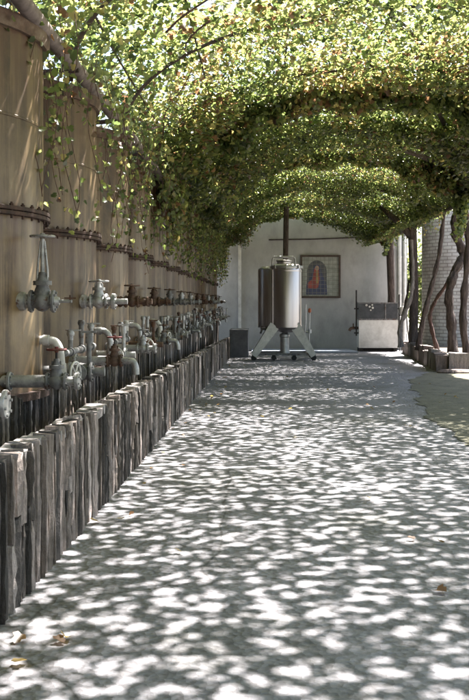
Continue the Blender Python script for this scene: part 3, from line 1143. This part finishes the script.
def rough_block(mb, c, s, rz):
    R3 = Matrix.Rotation(rz + random.uniform(-.06, .06), 3, 'Z') @ Matrix.Rotation(random.uniform(-.04, .04), 3, 'X')
    n = len(mb.v)
    mb.box(c, s, R3)
    for k in range(n, len(mb.v)):
        p = mb.v[k]
        mb.v[k] = (p[0] + random.uniform(-.02, .02), p[1] + random.uniform(-.02, .02), p[2] + random.uniform(-.02, .02))


while y < L - .2:
    w = random.uniform(.28, .6)
    p = A + dirv * (y + w / 2)
    h = PH + random.uniform(-.06, .05)
    rough_block(mb, (p.x, p.y, ground_z(p.y) + h / 2 - .02), (w - .02, .24, h + .04), ang)
    y += w
x = A.x + .12
while x < 8.5:
    w = random.uniform(.28, .6)
    h = PH + random.uniform(-.05, .04)
    rough_block(mb, (x + w / 2, A.y, ground_z(A.y) + h / 2 - .02), (w - .02, .24, h + .04), 0)
    x += w
M['kerb'] = mat_slab('kerb_stone', [(0, (.10, .08, .07)), (.4, (.16, .125, .11)), (.7, (.21, .185, .17)), (1, (.13, .09, .075))])
build('stone_kerb', mb, M['kerb'], pb, smooth=False)
stn = MB()
stn.lathe((4.0, 19.55, ground_z(19.55) - .01), (0, 0, 1), [(0, .36), (.05, .37), (.09, .30)], 9)
stn.v = [(4.0 + (p[0] - 4.0) * 1.1, 19.55 + (p[1] - 19.55) * .55, p[2]) for p in stn.v]
tag(build('flat_stone', stn, M['kerb']), 'pale flat stone lying on the path at the planter corner', 'stone')


# ------------------------------------------------------------------ brick tanks on the right
def brick_mesh(r, h):
    seg, nz = 72, 1
    mb = MB()
    me = bpy.data.meshes.new('brick_shell')
    V, Q, U = [], [], []
    for iz in range(2):
        for k in range(seg + 1):
            a = 2 * PI * k / seg
            V.append((r * math.cos(a), r * math.sin(a), h * iz))
            U.append((a * r, h * iz))
    for k in range(seg):
        Q.append((k, k + 1, seg + 2 + k, seg + 1 + k))
    me.from_pydata(V, [], Q)
    uv = me.uv_layers.new(name='UVMap')
    for lp in me.loops:
        uv.data[lp.index].uv = U[lp.vertex_index]
    me.materials.append(M['brick'])
    me.polygons.foreach_set('use_smooth', [True] * len(me.polygons))
    return me


BRM = brick_mesh(1.62, 4.7)
cm = MB()
cm.lathe((0, 0, 4.66), (0, 0, 1), [(0, 1.63), (0, 1.70), (.12, 1.70), (.16, 1.6), (.42, .9), (.5, .1)], 72)
CPM = cm.mesh('coping', M['cap'], angle=40)
for (bx, by, lb) in ((6.62, 29.6, 'pale round brick tank standing in the planter behind the twisted vine trunks'),):
    b = thing('brick_tank', (bx, by, ground_z(by) - .02), lb, 'brick tank')
    link('brick_shell', BRM, b)
    link('coping', CPM, b)

# ------------------------------------------------------------------ vine pergola
CXA, HS, ZS, RISE = 1.52, 3.07, EYE + 1.86, 1.36


def arch(s, off=0.0):
    """s in 0..1 from the left rail to the right beam; flattened arch"""
    th = PI * (1 - s)
    c, sn = np.cos(th), np.sin(th)
    x = CXA + (HS + off) * np.sign(c) * np.abs(c) ** 0.97
    z = ZS + (RISE + off) * np.abs(sn) ** 0.92 + .42 * np.clip(s, 0, 1) ** 2
    return x, z


pg = thing('vine_pergola', (0, 0, 0), 'arched dark steel pergola carrying the vine leaves over the path', 'pergola')
ys = [2.2 + 2.9 * k for k in range(12)]
for yy in ys:
    mb = MB()
    pts = []
    for k in range(33):
        x, z = arch(k / 32, .06)
        pts.append((float(x), yy, float(z)))
    mb.tube(pts, .021, 8)
    build('hoop', mb, M['hoop'], pg)
mb = MB()
pts = [(-1.50, y, ZS + .02 + random.uniform(-.015, .015)) for y in np.arange(1.0, 34.6, 1.4)]
mb.tube(pts, .058, 12)
build('side_rail', mb, M['rail'], pg)
mb = MB()
mb.tube([(CXA + HS + .03, y, ZS + .44) for y in (1, 12, 24, 34.5)], .05, 12)
build('side_rail', mb, M['hoop'], pg)
for s in (.12, .25, .38, .5, .62, .75, .88):
    x, z = arch(s, .10)
    mb = MB()
    mb.tube([(float(x), y, float(z) + random.uniform(-.03, .03)) for y in np.arange(1.5, 34.6, 2.0)], .012, 6)
    build('purlin', mb, M['hoop'], pg)
for k, yy in enumerate([5.4 + 2.12 * i for i in range(14)]):
    mb = MB()
    mb.cyl((-1.95, yy, ZS - .06), (-1.45, yy, ZS - .02), .024, seg=8)
    build('bracket', mb, M['hoop'], pg)
for yy in (28.9, 34.0):
    mb = MB()
    gzz = ground_z(yy)
    mb.tube([(CXA + HS + .0, yy, gzz - .05), (CXA + HS + .04, yy, gzz + 2.0), (CXA + HS - .02, yy, ZS + .5)], [.15, .13, .14], 12, .06)
    mb.tube([(CXA + HS - .02, yy, ZS + .1), (CXA + HS - .5, yy, ZS + .62), (CXA + HS - 1.0, yy, ZS + 1.05)], [.12, .10, .06], 10, .06)
    build('post', mb, M['bark'], pg)
mb = MB()
mb.tube([(.76, 30.4, ground_z(30.4) - .02), (.74, 30.4, 1.5), (.78, 30.4, ZS + 1.2)], [.1, .085, .09], 10, .05)
build('post', mb, M['bark'], pg)

# ------------------------------------------------------------------ vine trunks
def planter_z(y):
    return ground_z(y) + PH - .1


def vine(d, pix, r0, r1, mat, lab, canes=(), base=True):
    P = [at(px, py, d + dd) for (px, py, dd) in pix]
    if base:
        P[0].z = planter_z(P[0].y)
    pth = smooth_path(P, 6)
    n = len(pth)
    root = thing('grape_vine', P[0], lab, 'vine', 'vine trunks on the right')
    mb = MB()
    o = P[0]
    rad = [(r0 + (r1 - r0) * k / (n - 1)) * (1 + .16 * math.sin(k * 1.3) + random.uniform(-.08, .08)) * (1.35 if k == 0 else 1) for k in range(n)]
    mb.tube([p - o for p in pth], rad, 14, .2)
    build('trunk', mb, mat, root)
    for cane in canes:
        mb = MB()
        q = smooth_path([Vector(c) - o for c in cane], 6)
        mb.tube(q, [r1 * .85 * (1 - .75 * k / (len(q) - 1)) + .008 for k in range(len(q))], 8, .1)
        build('cane', mb, mat, root)
    return root


def cane_over(y0, s0, s1, dy):
    out = []
    for k in range(9):
        t = k / 8
        x, z = arch(s0 + (s1 - s0) * t, .02 + .12 * math.sin(t * 9))
        out.append((float(x), y0 + dy * t + .25 * math.sin(t * 7), float(z)))
    return out


vine(22.4, [(453, 352, 0), (451, 322, 0), (449, 294, -.05), (455, 272, 0), (463, 253, .1), (456, 236, .05), (455, 220, 0), (461, 197, 0), (470, 176, 0), (468, 150, 0)], .105, .085, M['bark'],
     'thick dark twisted vine trunk with an S bend before the brick tank', [cane_over(22.4, .97, .35, -5), cane_over(22.4, .97, .5, -9)])
vine(21.4, [(467, 353, 0), (463, 322, 0), (465, 285, 0), (468, 245, 0), (466, 205, 0), (470, 165, 0)], .08, .06, M['bark'],
     'dark vine trunk at the right edge, right of the S bent trunk', [cane_over(21.4, .97, .4, -12)])
vine(22.9, [(438, 348, 0), (432, 330, 0), (430, 315, 0), (436, 300, 0), (446, 285, -.1), (453, 270, -.3), (460, 258, -.4)], .05, .035, M['bark_red'],
     'slim reddish curved vine stem joining the S bent trunk from its left')
vine(25.0, [(418, 346, 0), (422, 325, 0), (427, 303, 0), (434, 277, 0), (439, 255, 0), (442, 232, 0), (446, 200, 0)], .07, .05, M['bark'],
     'slender dark leaning vine stem crossing the left part of the brick tank', [cane_over(25, .95, .45, 3)])
vine(28.2, [(401, 348, 0), (400, 330, 0), (405, 312, 0), (411, 296, 0), (413, 270, .3), (411, 240, .5)], .07, .05, M['bark_pale'],
     'pale crooked vine stem leaning on the dark pergola post', [cane_over(28.7, .95, .45, 5)])
vine(30.5, [(402, 347, 0), (401, 330, 0), (404, 310, 0), (407, 296, 0), (409, 280, 0)], .05, .035, M['bark'],
     'short thin vine stem nearest the white cabinet')

# ------------------------------------------------------------------ canopy foliage
def canopy_leaves():
    # leaves stand side by side in loose layers (a leaf mosaic), so the gaps between them stay small
    S_, Y_, T_ = [], [], []
    cell = .043
    for layer, frac in ((.12, 1.0), (.45, 1.0), (.85, .62), (-.45, 1.01), (-.75, 1.01), (.3, 1.02), (.6, 1.02)):
        gs = np.arange(0, 1.01, cell / 6.8)
        gy = np.arange(-6, 34.7, cell)
        g1, g2 = np.meshgrid(gs, gy)
        g1, g2 = g1.ravel(), g2.ravel()
        k = (rng.random(len(g1)) < frac) & ((frac <= 1.0) | ((frac > 1.015) & (g1 > .70 + .04 * np.sin(g2 * 1.3)) & (g2 > 11.4) & (g2 < 21.5)) | ((frac < 1.015) & (g2 > 13.0) & (vnoise(np.stack([g1 * 6.8 * .75, g2 * .75, 0 * g1], 1), 77) > np.interp(g2, [13, 15, 20, 23, 30, 32], [.64, .59, .59, .62, .64, .66]))))
        g1, g2 = g1[k], g2[k]
        S_.append(g1 + rng.uniform(-.5, .5, len(g1)) * cell / 6.8)
        Y_.append(g2 + rng.uniform(-.5, .5, len(g1)) * cell)
        T_.append(np.clip(layer + rng.normal(0, .16, len(g1)), 0 if layer > 0 else -1.2, 1.2))
    s, y, t = np.concatenate(S_), np.concatenate(Y_), np.concatenate(T_)
    n = len(s)
    q = np.stack([s * 6.8 * .8, y * .8, np.zeros(n)], 1)
    lump = vnoise(q, 21)
    thick = .30 + .45 * vnoise(q * .7 + 9, 22)
    sag = -.32 * np.clip(lump - .35, 0, 1) * 1.2
    off = sag + np.where(t < 0, t * (.45 + 1.1 * np.abs(2 * s - 1)), t) * thick + .05
    droop = .25 * np.exp(-((y - 14.6) / .5) ** 2) + .2 * np.exp(-((y - 18.6) / .45) ** 2) + .2 * np.exp(-((y - 24.2) / .5) ** 2) + .2 * np.exp(-((y - 33.9) / .7) ** 2)
    off = off - droop * rng.random(n) ** .8 * (.6 + .8 * lump)
    x, z = arch(np.clip(s, 0, 1), 0)
    th = PI * (1 - np.clip(s, 0, 1))
    nx, nz = np.cos(th) * .8, np.sin(th) * .9 + .25
    nl = np.sqrt(nx * nx + nz * nz)
    x = x + nx / nl * off
    z = z + nz / nl * off
    pos = np.stack([x, y, z], 1)
    dens = np.interp(y, [-6, 5, 7.6, 9.0, 11.4, 12.6, 15, 20, 23, 27, 31, 34.7], [.88, .87, .85, .72, .72, .88, .95, .95, .93, .9, 1, 1])
    dens = dens * np.where(y < 13.5, np.interp(s, [0, .12, .32, .6, 1], [.40, .46, .76, 1.02, 1.10]), np.interp(s, [0, .07, .5, 1], [.85, 1, 1.05, 1.1]))
    c2 = vnoise(pos * 3.0, 32)
    dens = dens * np.clip(1.0 + .35 * (c2 - .5), .1, 1.5)
    keep = rng.random(n) < dens
    near_rail = (y < 13) & (s < .035)
    keep &= ~(near_rail & (rng.random(n) < .6))
    pos, s = pos[keep], s[keep]
    n = len(pos)
    nrm = rng.normal(0, .50, (n, 3)) + np.array((0, 0, 1.0))
    nrm[:, 0] -= np.clip(.22 - s, 0, 1) * 3
    nrm[:, 0] += np.clip(s - .8, 0, 1) * 3
    size = np.clip(.060 * np.exp(rng.normal(0, .26, n)), .03, .125)
    return pos, nrm, size


pos, nrm, size = canopy_leaves()
col = leaf_colors(pos, .048)
far = pos[:, 1] > 17
cf = thing('vine_canopy', (0, 0, 0), None, None)
bpy.data.objects.remove(cf)
print('canopy leaves', len(pos))
me = leaf_mesh('vine_canopy', pos, nrm, size, col, simple=False, droop=.5)
cano = link('vine_canopy', me)
tag(cano, 'sunlit green and yellow vine leaves roofing the whole arched pergola', 'vine foliage', None, 'stuff')

# hanging shoots along the left rail and a few from the vault
P, Nn, Sz = [], [], []
stems = MB()


def strand(x, y, z, ln, sp, sz):
    ph = random.uniform(0, 6)
    k = 0.0
    pts = []
    while k < ln:
        px = x + .05 * math.sin(k * 5 + ph)
        py = y + .05 * math.cos(k * 4 + ph)
        if not pts or k - pts[-1][3] > .12: pts.append((px, py, z - k, k))
        for _ in range(random.choice((1, 1, 2))):
            P.append((px + random.gauss(0, .035), py + random.gauss(0, .035), z - k + random.gauss(0, .02)))
            Nn.append((random.gauss(.4, .7), random.gauss(-.5, .7), random.gauss(.4, .5)))
            Sz.append(sz * random.uniform(.7, 1.25) * (1 - .35 * k / ln))
        k += sp * random.uniform(.6, 1.4)
    if len(pts) > 1:
        stems.tube([p[:3] for p in pts], .003, 4)


for _ in range(95):
    y = random.uniform(6.0, 13)
    strand(random.uniform(-1.75, -1.25), y, ZS + .08, random.choice((.25, .3, .45, .6, .8, 1.3, 1.7)) * random.uniform(.7, 1.1), .085, .062)
for _ in range(190):
    y = random.uniform(12, 34)
    strand(random.uniform(-1.75, -1.15), y, ZS + .10, random.uniform(.4, 1.55), .06, .075)
for _ in range(60):
    y = random.uniform(24, 34)
    s = random.choice((random.uniform(.03, .2), random.uniform(.85, .98)))
    x, z = arch(s)
    strand(float(x), y, float(z) + .05, random.uniform(.3, .8), .05, .08)
for _ in range(90):
    y = random.uniform(6, 33)
    s = random.uniform(.1, .95)
    x, z = arch(s)
    strand(float(x), y, float(z) + .1, random.uniform(.2, .5), .06, .075)
# bunched leaves hanging under some of the hoops
for (yc, cnt, dr) in ((14.6, 9000, .72), (17.6, 4200, .40), (21.0, 8000, .62), (26.0, 2600, .24), (33.9, 6500, .52)):
    for _ in range(cnt):
        s_ = random.random()
        x, z = arch(s_)
        d_ = dr * random.random() * (.7 + .5 * abs(math.sin(s_ * 31 + yc) * math.sin(s_ * 13.3 + 2 * yc))) * (.62 + .8 * abs(2 * s_ - 1))
        P.append((float(x) + random.gauss(0, .04) + (.5 - s_) * d_ * .5, yc + random.gauss(0, .16), float(z) + .08 - d_))
        Nn.append((random.gauss(0, .6), random.gauss(-.5, .6), random.gauss(.5, .5)))
        Sz.append(random.uniform(.06, .10))
P, Nn, Sz = np.array(P), np.array(Nn), np.array(Sz)
hs = link('hanging_shoots', leaf_mesh('hanging_shoots', P, Nn, Sz, leaf_colors(P, .05) * 1.15, droop=1.4))
tag(hs, 'loose leafy vine shoots hanging from the arbour in front of the tanks', 'vine shoots', None, 'stuff')
# woody shoots running through the leaves
for _ in range(120):
    y0, s0 = random.uniform(9, 32), random.uniform(.05, .95)
    dy, ds = random.uniform(-2.2, 2.2), random.uniform(-.22, .22)
    pts = []
    ph = random.uniform(0, 6)
    for k in range(9):
        t = k / 8
        x, z = arch(min(.99, max(.01, s0 + ds * t)), .0)
        pts.append((float(x) + .04 * math.sin(9 * t + ph), y0 + dy * t, float(z) - .06 + .14 * t + .05 * math.sin(7 * t + ph)))
    stems.tube(pts, [.013 - .009 * k / 8 for k in range(9)], 5)
tw = build('shoot_stems', stems, M['bark_red'], hs)

# fallen leaves on the path
LP = []
for (px, py) in ((440, 404), (455, 398), (457, 399), (410, 428), (414, 429), (405, 427), (422, 430), (372, 410), (300, 372), (20, 667), (60, 645), (18, 644), (66, 642), (290, 410), (262, 418), (245, 395), (440, 545), (205, 372), (195, 380), (120, 522)):
    d = EYE * F / (py - 320)
    LP.append(((px - 262) / F * d, d))
for _ in range(60):
    LP.append((random.choice((random.uniform(-.9, -.55), random.uniform(-.9, 3.4))), random.uniform(2.5, 24)))
P = np.array([(x, y, ground_z(y) + .022) for x, y in LP])
fl = link('fallen_leaves', leaf_mesh('fallen_leaves', P, rng.normal(0, .25, (len(P), 3)) + np.array((0, 0, 1.)), rng.uniform(.025, .05, len(P)), np.array([random.choice(((.11, .07, .035), (.15, .115, .05), (.085, .05, .03), (.07, .06, .035))) for _ in P])))
tag(fl, 'dry yellow and brown leaves scattered on the path', 'fallen leaves', None, 'stuff')


# ------------------------------------------------------------------ trees beyond
def tree(x, y, h, r, lab, n=5200):
    gz = ground_z(min(y, 45))
    root = thing('garden_tree', (x, y, gz), lab, 'tree')
    mb = MB()
    mb.tube(smooth_path([(0, 0, -.1), (.08, .05, h * .3), (-.05, .1, h * .6), (.05, 0, h * .9)], 5), [.2 * (1 - .8 * k / 15) for k in range(16)], 10, .08)
    for k in range(6):
        a = k * 1.05
        mb.tube([(0, 0, h * (.35 + .06 * k)), (math.cos(a) * r * .4, math.sin(a) * r * .4, h * (.5 + .06 * k)), (math.cos(a) * r * .8, math.sin(a) * r * .8, h * (.56 + .07 * k))], [.09, .06, .02], 7, .08)
    build('trunk', mb, M['bark'], root)
    c = rng.normal(size=(26, 3))
    c /= np.linalg.norm(c, axis=1, keepdims=True)
    c *= (rng.random((26, 1)) ** .4) * np.array((r, r, h * .38))
    c[:, 2] += h * .62
    idx = rng.integers(0, 26, n)
    p = c[idx] + rng.normal(size=(n, 3)) * .30 * r * np.array((1, 1, .8))
    link('crown', leaf_mesh('crown', p, rng.normal(0, .7, (n, 3)) + np.array((0, 0, .8)), rng.uniform(.10, .2, n), leaf_colors(p, .02), simple=True, droop=.5), root)


tree(7.2, 38.5, 4.6, 1.6, 'bushy light green tree showing between the end wall and the brick tank')

# ------------------------------------------------------------------ light
S = Vector((.30, .44, 1.0)).normalized()
el = math.asin(S.z)
az = math.atan2(S.x, S.y)
world = bpy.data.worlds.new('World')
scene.world = world
world.use_nodes = True
nt = world.node_tree
bg = nt.nodes['Background']
sky = nt.nodes.new('ShaderNodeTexSky')
sky.sky_type = 'NISHITA'
sky.sun_disc = False
sky.sun_elevation = el
sky.sun_rotation = az
sky.air_density = 1.2
sky.dust_density = 2.0
nt.links.new(sky.outputs[0], bg.inputs['Color'])
bg.inputs['Strength'].default_value = 0.052
sl = bpy.data.lights.new('sun', 'SUN')
sl.energy = 5.0
sl.angle = math.radians(0.55)
sl.color = (1.0, .955, .915)
so = bpy.data.objects.new('sun', sl)
COL.objects.link(so)
so.rotation_euler = S.to_track_quat('Z', 'Y').to_euler()

# ------------------------------------------------------------------ camera
cam = bpy.data.cameras.new('camera')
co = bpy.data.objects.new('camera', cam)
COL.objects.link(co)
co.location = (0, 0, EYE)
co.rotation_euler = (PI / 2, 0, 0)
cam.sensor_fit = 'VERTICAL'
cam.sensor_height = 36
cam.lens = F / 700 * 36
cam.shift_x = -27.5 / 700
cam.shift_y = -48 / 700
cam.clip_start = .05
cam.clip_end = 3000
scene.camera = co

vs = scene.view_settings
vs.view_transform = 'Standard'
vs.look = 'None'
vs.exposure = 3.08
vs.gamma = 1.0
scene.cycles.max_bounces = 8
scene.cycles.transparent_max_bounces = 8
scene.cycles.use_denoising = True
